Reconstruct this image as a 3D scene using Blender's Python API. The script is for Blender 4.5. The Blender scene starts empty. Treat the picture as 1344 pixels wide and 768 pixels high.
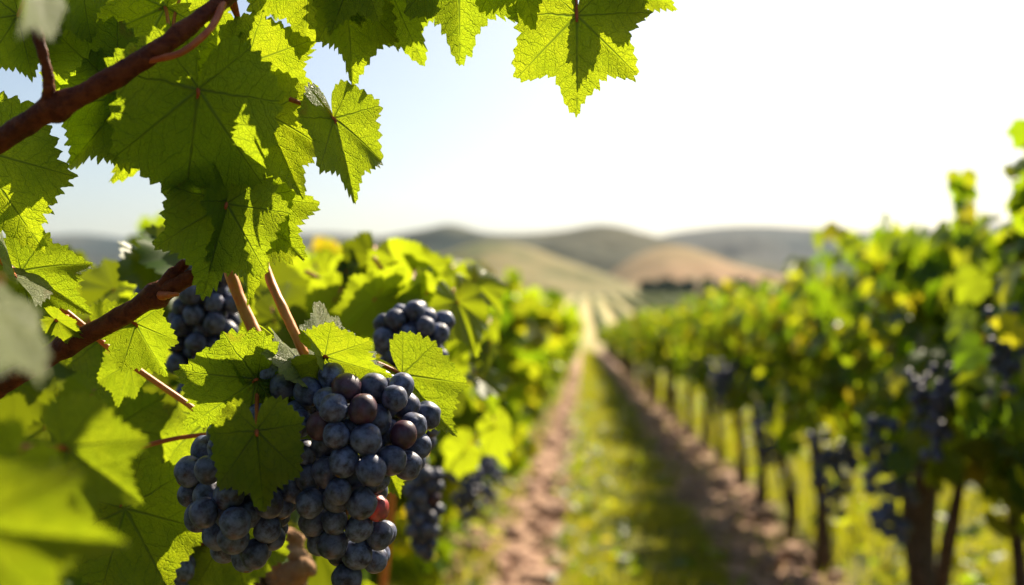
import bpy, math, random
import numpy as np
from mathutils import Vector, Matrix, Quaternion

R = math.radians
rng = np.random.default_rng(11)
random.seed(11)
S = bpy.context.scene
COL = S.collection

# ------------------------------------------------------------------ camera
F_PX = 1344 * 35 / 36
YAW = R(4.16)
CAM = Vector((0, 0, 1.10))
FWD = Vector((-math.sin(YAW), math.cos(YAW), 0))
RGT = Vector((math.cos(YAW), math.sin(YAW), 0))
UP = Vector((0, 0, 1))
cam_d = bpy.data.cameras.new('camera')
cam_d.lens = 35; cam_d.sensor_width = 36
cam_d.clip_start = 0.02; cam_d.clip_end = 30000
cam_d.dof.use_dof = True
cam_d.dof.focus_distance = 0.60
cam_d.dof.aperture_fstop = 4.0
cam = bpy.data.objects.new('camera', cam_d); COL.objects.link(cam)
cam.location = CAM; cam.rotation_euler = (R(90), 0, YAW)
S.camera = cam

# ------------------------------------------------------------------ sky, sun, exposure
SUN_EL, SUN_AZ = R(40), R(25)          # azimuth clockwise from +Y
SUN = Vector((math.sin(SUN_AZ) * math.cos(SUN_EL), math.cos(SUN_AZ) * math.cos(SUN_EL), math.sin(SUN_EL)))
wd = bpy.data.worlds.new('World'); S.world = wd; wd.use_nodes = True
wn = wd.node_tree; wn.nodes.clear()
sky = wn.nodes.new('ShaderNodeTexSky'); sky.sky_type = 'NISHITA'; sky.sun_disc = False
sky.sun_elevation = SUN_EL; sky.sun_rotation = SUN_AZ
sky.air_density = 1.0; sky.dust_density = 2.0; sky.ozone_density = 1.0
bg = wn.nodes.new('ShaderNodeBackground'); bg.inputs['Strength'].default_value = 0.05
wo = wn.nodes.new('ShaderNodeOutputWorld')
wn.links.new(sky.outputs[0], bg.inputs[0]); wn.links.new(bg.outputs[0], wo.inputs[0])
sl = bpy.data.lights.new('sun', 'SUN'); sl.energy = 5.0; sl.angle = R(0.5); sl.color = (1.0, 0.86, 0.66)
so = bpy.data.objects.new('sun', sl); COL.objects.link(so); so.location = (0, 0, 30)
so.rotation_mode = 'QUATERNION'; so.rotation_quaternion = SUN.to_track_quat('Z', 'Y')
S.view_settings.view_transform = 'Standard'; S.view_settings.look = 'None'
S.view_settings.exposure = 1.45; S.view_settings.gamma = 1.0
S.view_settings.use_curve_mapping = False
cy = S.cycles
cy.use_denoising = True
cy.max_bounces = 7; cy.diffuse_bounces = 3; cy.glossy_bounces = 2; cy.transmission_bounces = 5
cy.volume_bounces = 0; cy.sample_clamp_indirect = 6.0
cy.caustics_reflective = False; cy.caustics_refractive = False

# ------------------------------------------------------------------ helpers
def P(px, py, d):
    """a point seen at photo pixel (px, py), d metres in front of the lens"""
    return CAM + FWD * d + RGT * ((px - 672) / F_PX * d) + UP * ((384 - py) / F_PX * d)

WM = {}
def wm(o): return WM[o.name] if o is not None else Matrix.Identity(4)

def tag(o, label=None, cat=None, group=None, kind=None):
    if label: o['label'] = label
    if cat: o['category'] = cat
    if group: o['group'] = group
    if kind: o['kind'] = kind
    return o

def empty(name, loc, rotz=0.0, scale=1.0):
    o = bpy.data.objects.new(name, None); COL.objects.link(o)
    o.empty_display_size = 0.05
    o.location = loc; o.rotation_euler = (0, 0, rotz); o.scale = (scale,) * 3
    WM[o.name] = Matrix.Translation(Vector(loc)) @ Matrix.Rotation(rotz, 4, 'Z') @ Matrix.Scale(scale, 4)
    return o

def make_mesh(name, v, faces, mat=None, smooth=True, uv=None):
    """v: (n,3); faces: list of int arrays (k,3) / (k,4)"""
    v = np.asarray(v, dtype=np.float32)
    if isinstance(faces, np.ndarray): faces = [faces]
    loops = np.concatenate([f.reshape(-1) for f in faces]).astype(np.int32)
    tot = np.concatenate([np.full(len(f), f.shape[1], np.int32) for f in faces])
    start = np.concatenate([[0], np.cumsum(tot)[:-1]]).astype(np.int32)
    me = bpy.data.meshes.new(name)
    me.vertices.add(len(v)); me.vertices.foreach_set('co', v.reshape(-1))
    me.loops.add(len(loops)); me.loops.foreach_set('vertex_index', loops)
    me.polygons.add(len(tot)); me.polygons.foreach_set('loop_start', start)
    me.polygons.foreach_set('loop_total', tot)
    if smooth: me.polygons.foreach_set('use_smooth', np.ones(len(tot), bool))
    if uv is not None:
        l = me.uv_layers.new(name='UVMap')
        l.data.foreach_set('uv', np.asarray(uv, np.float32)[loops].reshape(-1))
    me.update(calc_edges=True)
    if mat: me.materials.append(mat)
    return me

def obj_me(name, me, parent=None, mat4=None):
    """link mesh; mat4 is the wanted world matrix"""
    o = bpy.data.objects.new(name, me); COL.objects.link(o)
    m = mat4 if mat4 is not None else (wm(parent) if parent else Matrix.Identity(4))
    if parent: o.parent = parent
    loc = wm(parent).inverted() @ m
    o.matrix_basis = loc
    WM[o.name] = m
    return o

def obj(name, v, faces, mat, parent=None, smooth=True, uv=None, origin=None):
    """world-space vertices"""
    v = np.asarray(v, dtype=np.float64)
    if parent is None:
        org = Vector(origin) if origin is not None else Vector((0, 0, 0))
        m = Matrix.Translation(org)
    else:
        m = wm(parent)
    inv = np.array(m.inverted())
    lv = v @ inv[:3, :3].T + inv[:3, 3]
    return obj_me(name, make_mesh(name, lv, faces, mat, smooth, uv), parent, m)

def catmull(pts, n):
    p = np.asarray(pts, float)
    p = np.vstack([2 * p[0] - p[1], p, 2 * p[-1] - p[-2]])
    out = []
    for i in range(1, len(p) - 2):
        t = np.linspace(0, 1, n, endpoint=False)[:, None]
        a, b, c, d = p[i - 1], p[i], p[i + 1], p[i + 2]
        out.append(0.5 * (2 * b + (c - a) * t + (2 * a - 5 * b + 4 * c - d) * t ** 2 + (-a + 3 * b - 3 * c + d) * t ** 3))
    out.append(p[-2][None])
    return np.vstack(out)

def tube(pts, rad, sides=10, n=8, lump=0.0, seed=0, ridge=0.0, nodes=0):
    """tube through pts (x,y,z) with radii; returns verts, [faces]"""
    q = np.hstack([np.array([list(p) for p in pts], float), np.array(rad, float)[:, None]])
    c = catmull(q, n); ctr, rr = c[:, :3], c[:, 3]
    if nodes:
        sl_ = np.r_[0, np.cumsum(np.linalg.norm(np.diff(ctr, axis=0), axis=1))]
        for k in range(nodes): rr = rr * (1 + .30 * np.exp(-((sl_ - sl_[-1] * (k + .6) / nodes) / (rr.mean() * 1.1)) ** 2))
    tan = np.gradient(ctr, axis=0); tan /= np.linalg.norm(tan, axis=1)[:, None] + 1e-12
    ref = np.array([0.31, 0.2, 0.93]) if abs(tan[0, 2]) < 0.9 else np.array([0.95, 0.2, 0.1])
    r0 = np.random.default_rng(seed)
    u = ref - tan[0] * (ref @ tan[0]); u /= np.linalg.norm(u)
    V = []; ang = np.arange(sides) * 2 * math.pi / sides
    ph = r0.uniform(0, 6.28, 4)
    for i in range(len(ctr)):
        u = u - tan[i] * (u @ tan[i]); u /= np.linalg.norm(u)
        w = np.cross(tan[i], u)
        k = 1 + lump * (np.sin(ang * 2 + i * 0.35 + ph[0]) * 0.5 + np.sin(ang + i * 0.8 + ph[1]) * 0.4 + np.sin(i * 0.55 + ph[2]) * 0.5) \
            + ridge * np.sin(ang * 5 + i * 0.08 + ph[3])
        k = k + lump * 0.35 * r0.uniform(-1, 1, sides)
        V.append(ctr[i] + rr[i] * k[:, None] * (np.cos(ang)[:, None] * u + np.sin(ang)[:, None] * w))
    m = len(ctr); V = np.vstack(V)
    i = np.arange(m - 1)[:, None] * sides; j = np.arange(sides)[None]; j2 = (j + 1) % sides
    Fq = np.stack([i + j, i + j2, i + sides + j2, i + sides + j], -1).reshape(-1, 4)
    V = np.vstack([V, ctr[0] - tan[0] * rr[0] * .4, ctr[-1] + tan[-1] * rr[-1] * .4])
    a, b = len(V) - 2, len(V) - 1
    jj = np.arange(sides); j2 = (jj + 1) % sides
    T1 = np.stack([np.full(sides, a), j2, jj], -1); e = (m - 1) * sides
    T2 = np.stack([np.full(sides, b), e + jj, e + j2], -1)
    return V, [Fq, np.vstack([T1, T2])]

def merge(parts):
    V, F4, F3, o = [], [], [], 0
    for v, fs in parts:
        V.append(v)
        for f in fs:
            (F4 if f.shape[1] == 4 else F3).append(f + o)
        o += len(v)
    fs = []
    if F4: fs.append(np.vstack(F4))
    if F3: fs.append(np.vstack(F3))
    return np.vstack(V), fs

# ------------------------------------------------------------------ node helper
class NT:
    def __init__(self, name):
        self.m = bpy.data.materials.new(name); self.m.use_nodes = True
        self.t = self.m.node_tree; self.t.nodes.clear()
        self.out = self.t.nodes.new('ShaderNodeOutputMaterial')
    def n(self, typ, **kw):
        nd = self.t.nodes.new(typ)
        for k, v in kw.items(): setattr(nd, k, v)
        return nd
    def link(self, a, b): self.t.links.new(a, b)
    def put(self, sock, v):
        if isinstance(v, bpy.types.NodeSocket): self.link(v, sock)
        else: sock.default_value = v
    def math(self, op, a, b=None, c=None, clamp=False):
        nd = self.n('ShaderNodeMath', operation=op); nd.use_clamp = clamp
        self.put(nd.inputs[0], a)
        if b is not None: self.put(nd.inputs[1], b)
        if c is not None: self.put(nd.inputs[2], c)
        return nd.outputs[0]
    def mix(self, f, a, b, typ='MIX'):
        nd = self.n('ShaderNodeMix', data_type='RGBA', blend_type=typ)
        self.put(nd.inputs[0], f); self.put(nd.inputs[6], a); self.put(nd.inputs[7], b)
        return nd.outputs[2]
    def noise(self, vec, scale, detail=3, rough=.55, dim='3D'):
        nd = self.n('ShaderNodeTexNoise', noise_dimensions=dim)
        if vec is not None: self.link(vec, nd.inputs['Vector'])
        nd.inputs['Scale'].default_value = scale; nd.inputs['Detail'].default_value = detail
        nd.inputs['Roughness'].default_value = rough
        return nd.outputs['Fac']
    def ramp(self, f, stops):
        nd = self.n('ShaderNodeValToRGB'); r = nd.color_ramp
        while len(r.elements) < len(stops): r.elements.new(0.5)
        for e, (p, c) in zip(r.elements, stops):
            e.position = p; e.color = c if len(c) == 4 else (*c, 1)
        self.put(nd.inputs[0], f); return nd.outputs[0]
    def sstep(self, x, lo, hi):
        nd = self.n('ShaderNodeMapRange', interpolation_type='SMOOTHSTEP')
        self.put(nd.inputs[0], x); nd.inputs[1].default_value = lo; nd.inputs[2].default_value = hi
        return nd.outputs[0]
    def bump(self, h, strength, dist):
        nd = self.n('ShaderNodeBump'); nd.inputs['Strength'].default_value = strength
        nd.inputs['Distance'].default_value = dist; self.link(h, nd.inputs['Height'])
        return nd.outputs[0]
    def pbsdf(self, col, rough=.6, spec=.3, normal=None, **kw):
        b = self.n('ShaderNodeBsdfPrincipled')
        self.put(b.inputs['Base Color'], col if isinstance(col, bpy.types.NodeSocket) else (*col, 1))
        self.put(b.inputs['Roughness'], rough); self.put(b.inputs['Specular IOR Level'], spec)
        for k, v in kw.items(): self.put(b.inputs[k], v)
        if normal: self.link(normal, b.inputs['Normal'])
        return b.outputs[0]
    def done(self, sh):
        self.link(sh, self.out.inputs['Surface']); return self.m
    def c(self, *rgb): return (*rgb, 1)

# ------------------------------------------------------------------ materials
def leaf_hero(name='vine_leaf_detailed', sheen=False):
    t = NT(name)
    uv = t.n('ShaderNodeUVMap', uv_map='UVMap').outputs[0]
    sp = t.n('ShaderNodeSeparateXYZ'); t.link(uv, sp.inputs[0])
    wob = t.math('SUBTRACT', t.noise(uv, 5.0, 2), .5)
    x = t.math('ADD', t.math('ABSOLUTE', sp.outputs[0]), t.math('MULTIPLY', wob, .05))
    y = t.math('ADD', sp.outputs[1], t.math('MULTIPLY', wob, .05))
    best = None
    for deg, ln, dens in ((0, 1.0, 7.0), (50, .93, 7.5), (92, .78, 8.0), (130, .5, 8.5)):
        dx, dy = math.sin(R(deg)), math.cos(R(deg))
        s = t.math('ABSOLUTE', t.math('SUBTRACT', t.math('MULTIPLY', x, dy), t.math('MULTIPLY', y, dx)))
        tt = t.math('ADD', t.math('MULTIPLY', x, dx), t.math('MULTIPLY', y, dy))
        s = t.math('ADD', s, t.math('MULTIPLY', t.math('LESS_THAN', tt, 0.0), 5.0))
        # width of the main vein shrinks towards the lobe tip
        wid = t.math('MAXIMUM', t.math('MULTIPLY', t.math('SUBTRACT', ln * 1.05, tt), .030), .007)
        main = t.math('SUBTRACT', 1.0, t.math('DIVIDE', s, wid), clamp=True)
        u = t.math('MULTIPLY', t.math('SUBTRACT', tt, t.math('MULTIPLY', s, .85)), dens)
        if best is None: best = [s, main, u]
        else:
            lt = t.math('LESS_THAN', s, best[0])
            nlt = t.math('SUBTRACT', 1.0, lt)
            best[2] = t.math('ADD', t.math('MULTIPLY', lt, u), t.math('MULTIPLY', nlt, best[2]))
            best[0] = t.math('MINIMUM', s, best[0])
            best[1] = t.math('MAXIMUM', main, best[1])
    s, main, u = best
    u = t.math('ADD', u, t.math('MULTIPLY', t.math('SUBTRACT', t.noise(uv, 7.0, 3), .5), 1.3))
    tri = t.math('ABSOLUTE', t.math('SUBTRACT', t.math('FRACT', u), .5))
    sec = t.math('SUBTRACT', 1.0, t.math('DIVIDE', tri, .085), clamp=True)
    vor = t.n('ShaderNodeTexVoronoi', feature='DISTANCE_TO_EDGE'); t.link(uv, vor.inputs['Vector'])
    vor.inputs['Scale'].default_value = 24
    net = t.math('SUBTRACT', 1.0, t.math('DIVIDE', vor.outputs['Distance'], .12), clamp=True)
    vor2 = t.n('ShaderNodeTexVoronoi', feature='DISTANCE_TO_EDGE'); t.link(uv, vor2.inputs['Vector'])
    vor2.inputs['Scale'].default_value = 62
    net2 = t.math('SUBTRACT', 1.0, t.math('DIVIDE', vor2.outputs['Distance'], .14), clamp=True)
    vein = t.math('MAXIMUM', main, t.math('MULTIPLY', sec, .55))
    vein = t.math('MAXIMUM', vein, t.math('MAXIMUM', t.math('MULTIPLY', net, .30), t.math('MULTIPLY', net2, .16)))
    rnd = t.n('ShaderNodeObjectInfo').outputs['Random']
    blot = t.noise(uv, 3.2, 4)
    speck = t.noise(uv, 26, 3)
    # reflected colour
    rc = t.mix(t.sstep(blot, .3, .7), t.c(.018, .078, .008), t.c(.036, .105, .010))
    rc = t.mix(t.math('MULTIPLY', rnd, .5), rc, t.c(.06, .125, .012))
    rc = t.mix(t.math('MULTIPLY', main, .6), rc, t.c(.17, .20, .05))
    if sheen: rc = t.mix(t.math('MULTIPLY', t.math('SUBTRACT', 1.0, t.math('MULTIPLY', vein, .6)), .8), rc, t.c(.34, .37, .20))  # pale sun sheen painted into the reflected colour
    # transmitted colour
    tc = t.mix(t.sstep(blot, .25, .75), t.c(.40, .52, .008), t.c(.58, .66, .014))
    tc = t.mix(t.math('MULTIPLY', rnd, .55), tc, t.c(.38, .55, .012))
    tc = t.mix(t.sstep(speck, .55, .75), tc, t.c(.38, .46, .008))
    tc = t.mix(t.math('MULTIPLY', vein, .9), tc, t.c(.09, .16, .012))
    # dry brown marks at a few edges
    rad = t.math('SQRT', t.math('ADD', t.math('MULTIPLY', x, x), t.math('MULTIPLY', y, y)))
    dry = t.math('MULTIPLY', t.sstep(t.noise(uv, 2.3, 5, .65), .60, .68), t.sstep(rad, .45, .85))
    dry = t.math('MULTIPLY', dry, t.sstep(rnd, .45, .75))
    rc = t.mix(t.math('MULTIPLY', dry, .7), rc, t.c(.20, .12, .03)); tc = t.mix(t.math('MULTIPLY', dry, .7), tc, t.c(.30, .15, .02))
    h = t.math('ADD', t.math('MULTIPLY', vein, .8), t.math('MULTIPLY', blot, .6))
    nb = t.bump(h, .9, .0028)
    a = t.pbsdf(rc, .48, .35, nb)
    tr = t.n('ShaderNodeBsdfTranslucent'); t.link(tc, tr.inputs[0]); t.link(nb, tr.inputs[1])
    mx = t.n('ShaderNodeMixShader'); mx.inputs[0].default_value = .52
    t.link(a, mx.inputs[1]); t.link(tr.outputs[0], mx.inputs[2])
    return t.done(mx.outputs[0])

def leaf_row(name, k, tl):
    t = NT(name)
    rnd = t.n('ShaderNodeNewGeometry').outputs['Random Per Island']
    rc = t.ramp(rnd, [(p, tuple(k * x for x in c)) for p, c in [(0, (.022, .065, .006)), (.5, (.035, .09, .008)), (.85, (.06, .115, .012)), (1, (.12, .13, .02))]])
    tc = t.ramp(rnd, [(0, (.20, .36, .006)), (.5, (.38, .50, .010)), (.85, (.58, .60, .014)), (1, (.66, .50, .015))])
    a = t.pbsdf(rc, .46, .25)
    tr = t.n('ShaderNodeBsdfTranslucent'); t.link(tc, tr.inputs[0])
    mx = t.n('ShaderNodeMixShader'); mx.inputs[0].default_value = tl
    t.link(a, mx.inputs[1]); t.link(tr.outputs[0], mx.inputs[2])
    return t.done(mx.outputs[0])

def grass_mat():
    t = NT('grass_blades')
    rnd = t.n('ShaderNodeNewGeometry').outputs['Random Per Island']
    rc = t.ramp(rnd, [(0, (.055, .095, .010)), (.6, (.11, .14, .016)), (.9, (.15, .14, .02)), (1, (.20, .15, .04))])
    tc = t.ramp(rnd, [(0, (.36, .42, .010)), (.6, (.60, .58, .016)), (.9, (.46, .42, .04)), (1, (.5, .4, .1))])
    a = t.pbsdf(rc, .5, .3)
    tr = t.n('ShaderNodeBsdfTranslucent'); t.link(tc, tr.inputs[0])
    mx = t.n('ShaderNodeMixShader'); mx.inputs[0].default_value = .45
    t.link(a, mx.inputs[1]); t.link(tr.outputs[0], mx.inputs[2])
    return t.done(mx.outputs[0])

def bark(name, c1, c2, scale=60, rough=.8, bump=.6, dist=.002, spec=.2):
    t = NT(name)
    g = t.n('ShaderNodeTexCoord').outputs['Object']
    n1 = t.noise(g, scale, 5, .65); n2 = t.noise(g, scale * .25, 3)
    col = t.mix(t.sstep(n1, .3, .7), t.c(*c1), t.c(*c2))
    col = t.mix(t.math('MULTIPLY', t.sstep(n2, .45, .7), .5), col, t.c(*[k * .45 for k in c1]))
    return t.done(t.pbsdf(col, rough, spec, t.bump(n1, bump, dist)))

def grape_mat(name, skin, bloom, amount):
    t = NT(name)
    g = t.n('ShaderNodeTexCoord').outputs['Object']
    oi = t.n('ShaderNodeObjectInfo')
    off = t.n('ShaderNodeVectorMath', operation='ADD'); t.link(g, off.inputs[0])
    cmb = t.n('ShaderNodeCombineXYZ')
    for k in range(3): t.link(t.math('MULTIPLY', oi.outputs['Random'], 3.0 + k * 5), cmb.inputs[k])
    t.link(cmb.outputs[0], off.inputs[1]); v = off.outputs[0]
    n1 = t.noise(v, 1.7, 5, .62); n2 = t.noise(v, 14, 4, .7); n3 = t.noise(v, .9, 2)
    f = t.math('MULTIPLY', t.sstep(n1, .28, .68), amount)
    f = t.math('ADD', f, t.math('MULTIPLY', t.math('SUBTRACT', n2, .5), .4), clamp=True)
    f = t.math('MULTIPLY', f, t.math('ADD', .55, t.math('MULTIPLY', oi.outputs['Random'], .6)), clamp=True)
    sk = t.mix(t.sstep(n3, .4, .65), t.c(*skin), t.c(skin[0] * 2.2 + .01, skin[1] * 1.1, skin[2] * 1.1))
    col = t.mix(f, sk, t.c(*bloom))
    ro = t.math('ADD', .34, t.math('MULTIPLY', f, .4))
    return t.done(t.pbsdf(col, ro, .45, t.bump(n2, .15, .0004)))

def ground_mat():
    t = NT('vineyard_ground')
    geo = t.n('ShaderNodeNewGeometry').outputs['Position']
    sp = t.n('ShaderNodeSeparateXYZ'); t.link(geo, sp.inputs[0])
    x, y = sp.outputs[0], sp.outputs[1]
    n = t.noise(geo, 2.6, 4); nf = t.noise(geo, 22, 5, .65); nl = t.noise(geo, .35, 3)
    xx = t.math('ADD', x, t.math('MULTIPLY', t.math('SUBTRACT', n, .5), .5))
    d1 = t.math('MULTIPLY', t.sstep(xx, -.50, -.38), t.math('SUBTRACT', 1, t.sstep(xx, -.16, -.06)))
    d2 = t.math('MULTIPLY', t.sstep(xx, .58, .68), t.math('SUBTRACT', 1, t.sstep(xx, 1.10, 1.25)))
    dirt = t.math('MULTIPLY', t.math('MAXIMUM', d1, d2), t.math('SUBTRACT', 1, t.sstep(y, 60, 78)))
    soil = t.mix(t.sstep(nf, .3, .7), t.c(.26, .155, .10), t.c(.44, .29, .205))
    soil = t.mix(t.math('MULTIPLY', t.sstep(n, .4, .7), .5), soil, t.c(.17, .105, .06))
    turf = t.mix(t.sstep(nf, .3, .7), t.c(.06, .075, .008), t.c(.13, .125, .014))
    turf = t.mix(t.math('MULTIPLY', t.sstep(t.noise(geo, 4.5, 4, .6), .5, .62), .8), turf, t.c(.05, .05, .018))
    near = t.mix(dirt, turf, soil)
    fieldc = t.mix(t.sstep(nl, .35, .65), t.c(.10, .115, .04), t.c(.17, .16, .06))
    dry = t.mix(t.sstep(nl, .35, .65), t.c(.46, .38, .18), t.c(.36, .33, .13))
    col = t.mix(t.sstep(y, 55, 95), near, dry)
    col = t.mix(t.sstep(y, 222, 236), col, fieldc)
    return t.done(t.pbsdf(col, .9, .15, t.bump(nf, .7, .03)))

def hill_mat(name, ca, cb, cpatch, amount, scale):
    t = NT(name)
    geo = t.n('ShaderNodeNewGeometry').outputs['Position']
    n1 = t.noise(geo, scale, 5, .6); n2 = t.noise(geo, scale * 9, 4, .6); n3 = t.noise(geo, scale * .4, 3)
    col = t.mix(t.sstep(n3, .35, .65), t.c(*ca), t.c(*cb))
    col = t.mix(t.math('MULTIPLY', t.sstep(n1, .62 - amount * .3, .70 - amount * .3), .9), col, t.c(*cpatch))
    col = t.mix(t.math('MULTIPLY', t.sstep(n2, .5, .7), .35), col, t.c(*cpatch))
    return t.done(t.pbsdf(col, .95, .05))

def simple(name, col, rough=.7, spec=.2):
    t = NT(name); return t.done(t.pbsdf(col, rough, spec))

M_LEAF = leaf_hero(); M_ROW = leaf_row('vine_leaf', 1.0, .5); M_SHADELEAF = leaf_row('shaded_vine_leaf', .7, .16); M_GRASS = grass_mat()  # row leaf again, darker and less translucent: hedge shade painted into its colour
M_PALE = leaf_hero('sun_sheen_leaf', True)  # leaf copy whose pale tint stands in for sunlight on its face
M_CANE = bark('red_brown_cane', (.06, .011, .005), (.17, .045, .014), 150, .62, .9, .003, .18)
M_PET = bark('reddish_petiole', (.34, .06, .014), (.46, .13, .03), 120, .45, .2, .0005, .4)
M_STEMT = bark('orange_green_stem', (.62, .17, .035), (.60, .27, .06), 120, .45, .2, .0005, .4)
M_BARK = bark('vine_bark', (.07, .042, .026), (.16, .105, .07), 45, .9, 1.0, .008)
M_OLD = bark('weathered_spur_wood', (.26, .13, .06), (.46, .28, .15), 55, .8, 1.0, .004)
M_GRAPE = grape_mat('dark_grape_skin', (.007, .007, .019), (.15, .185, .31), .9)
M_GRAPE2 = grape_mat('purple_grape_skin', (.026, .005, .012), (.12, .09, .14), .5)
M_GRAPE3 = grape_mat('red_grape_skin', (.32, .030, .028), (.28, .16, .17), .35)
M_SCAR = simple('berry_scar', (.16, .10, .05), .8)
M_GROUND = ground_mat()

# ------------------------------------------------------------------ setting: ground
def gz(y):
    y = np.asarray(y, float)
    a = -0.0405 * y
    b = -2.95 + 0.0198 * (y - 80)
    t = np.clip((y - 58) / 40, 0, 1); t = t * t * (3 - 2 * t)
    z = a * (1 - t) + b * t
    c = np.where(y > 215, .22 - .0004 * (y - 240), z)
    t2 = np.clip((y - 215) / 50, 0, 1); t2 = t2 * t2 * (3 - 2 * t2)
    return np.where(y > 215, z * (1 - t2) + c * t2, z)

def grid_faces(nu, nv):
    i = np.arange(nu - 1)[:, None] * nv; j = np.arange(nv - 1)[None]
    return np.stack([i + j, i + j + 1, i + nv + j + 1, i + nv + j], -1).reshape(-1, 4)

def lump(x, y, s, seed):
    r = np.random.default_rng(seed); z = 0
    for k in range(7):
        a = r.uniform(0, 6.28); f = s * r.uniform(.6, 2.4)
        z = z + np.sin((x * math.cos(a) + y * math.sin(a)) * f + r.uniform(0, 6.28)) / (f / s)
    return z / 3.2

ys = np.concatenate([np.arange(-20, 2, 2.0), np.arange(2, 20, .06), np.arange(20, 60, .4), np.arange(60, 300, 3.0), np.geomspace(300, 9000, 40)])
xs = np.concatenate([-np.geomspace(6000, 8, 40), np.arange(-7.5, -1.6, .5), np.arange(-1.6, 3.2, .06), np.arange(3.2, 8, .5), np.geomspace(8.4, 6000, 40)])
X, Y = np.meshgrid(xs, ys, indexing='ij')
Z = gz(Y)
nearm = np.clip(1 - Y / 60, 0, 1) * (np.abs(X) < 8)
Z = Z + nearm * (.018 * lump(X, Y, 5.0, 1) + .012 * lump(X, Y, 17.0, 2))
dm = ((X > -.8) & (X < -.15)) | ((X > .62) & (X < 1.15))
Z = Z + nearm * dm * (.012 * lump(X, Y, 38., 3) + .008 * rng.uniform(-1, 1, X.shape))
V = np.stack([X, Y, Z], -1).reshape(-1, 3)
tag(obj('ground', V, grid_faces(len(xs), len(ys))[:, ::-1], M_GROUND), kind='structure')
def ground_at(x, y): return float(gz(y))

# ------------------------------------------------------------------ setting: hills
def hill(name, ridge, D, depth, mat, seed, rough=.13):
    ridge = np.array(ridge, float)
    px = np.linspace(ridge[0, 0], ridge[-1, 0], 160)
    # smooth interpolation of the ridge line
    c = catmull(ridge, 12); o = np.argsort(c[:, 0]); py = np.interp(px, c[o, 0], c[o, 1])
    v = np.linspace(-1, 1.0, 70)
    U, Vv = np.meshgrid(px, v, indexing='ij')
    Hh = (384 - np.interp(U, px, py)) / F_PX * D
    prof = np.cos(Vv * math.pi / 2) ** 1.25
    lat = (U - 672) / F_PX * D
    dep = D + Vv * depth
    n = lump(lat, dep, 14 / depth, seed) * .5 + lump(lat, dep, 40 / depth, seed + 5) * .22
    h = (Hh + 4) * np.clip(prof + rough * n * np.sin(prof * math.pi), 0, None) * 1.0 - 4
    W = np.array(CAM)[None, None] + dep[..., None] * np.array(FWD) + lat[..., None] * np.array(RGT)
    W[..., 2] = 1.1 + h
    return tag(obj(name, W.reshape(-1, 3), grid_faces(len(px), len(v)), mat), kind='structure')

MH1 = hill_mat('dry_grass_hill', (.235, .19, .095), (.17, .165, .075), (.08, .10, .042), .16, .012)
MH2 = hill_mat('tan_ploughed_hill', (.30, .19, .11), (.22, .17, .08), (.07, .085, .04), .15, .008)
MH3 = hill_mat('scrub_hill', (.016, .038, .034), (.075, .072, .042), (.006, .019, .020), .34, .0028)
MH4 = hill_mat('far_ridge', (.022, .046, .055), (.085, .078, .06), (.010, .027, .034), .3, .0014)  # blue of the haze mixed into the scrub and ridge colours
hill('hill', [(430, 386), (490, 374), (540, 356), (590, 332), (640, 318), (690, 324), (740, 342), (790, 361), (830, 376), (880, 386)], 620, 170, MH1, 21)
hill('hill', [(780, 386), (815, 350), (850, 330), (885, 324), (920, 334), (960, 351), (1010, 362), (1100, 364), (1200, 356), (1330, 352), (1420, 386)], 900, 240, MH2, 33)
hill('hill', [(300, 386), (380, 332), (440, 320), (500, 313), (560, 302), (595, 296), (640, 307), (700, 307), (740, 303), (785, 296), (830, 306), (880, 320), (940, 338), (1000, 350), (1120, 386)], 1500, 450, MH3, 44, .2)
hill('hill', [(760, 386), (820, 330), (870, 309), (930, 300), (990, 297), (1060, 301), (1120, 304), (1180, 306), (1240, 301), (1300, 295), (1360, 291), (1450, 300), (1600, 330), (1750, 386)], 3200, 900, MH4, 55, .2)
hill('hill', [(-420, 386), (-200, 330), (0, 318), (60, 313), (120, 308), (180, 316), (240, 321), (330, 312), (420, 307), (500, 312), (600, 326), (720, 386)], 2700, 800, MH4, 66, .2)

# haze: even thin air round everything
def box(x0, x1, y0, y1, z0, z1):
    v = np.array([(x, y, z) for x in (x0, x1) for y in (y0, y1) for z in (z0, z1)], float)
    f = np.array([(0, 1, 3, 2), (4, 6, 7, 5), (0, 4, 5, 1), (2, 3, 7, 6), (0, 2, 6, 4), (1, 5, 7, 3)])
    return v, f
HAZE = 0.00004
if HAZE:
    t = NT('haze_air')
    pv = t.n('ShaderNodeVolumePrincipled'); pv.inputs['Color'].default_value = (.66, .82, 1, 1)
    pv.inputs['Density'].default_value = HAZE; pv.inputs['Anisotropy'].default_value = .1
    t.link(pv.outputs[0], t.out.inputs['Volume'])
    v, f = box(-6200, 6200, -60, 9200, -8.5, 330)
    tag(obj('haze', v, f, t.m, smooth=False), kind='stuff')

# ------------------------------------------------------------------ far vineyard rows and woods
parts = []
for k in range(-26, 27):
    if k == 0: pass
    x0 = 0.32 + 1.45 + 2.9 * k
    yy = np.arange(84 + rng.uniform(-2, 2), 232, 1.1); m = len(yy); sides = 9
    a = np.linspace(-.2, math.pi + .2, sides)
    rr = 1 + .22 * rng.standard_normal((m, sides))
    hgt = 0.95 * (1 + .1 * rng.standard_normal(m))
    vx = x0 + .45 * np.cos(a)[None] * rr + .06 * rng.standard_normal(m)[:, None]
    vz = gz(yy)[:, None] + .25 + (hgt[:, None] - .25) * np.sin(a)[None].clip(-.2) * (.85 + .15 * rr)
    vy = np.repeat(yy[:, None], sides, 1) + .2 * rng.standard_normal((m, sides))
    parts.append((np.stack([vx, vy, vz], -1).reshape(-1, 3), [grid_faces(m, sides)]))
v, f = merge(parts)
t = NT('far_vine_foliage')
geo = t.n('ShaderNodeNewGeometry').outputs['Position']
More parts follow.
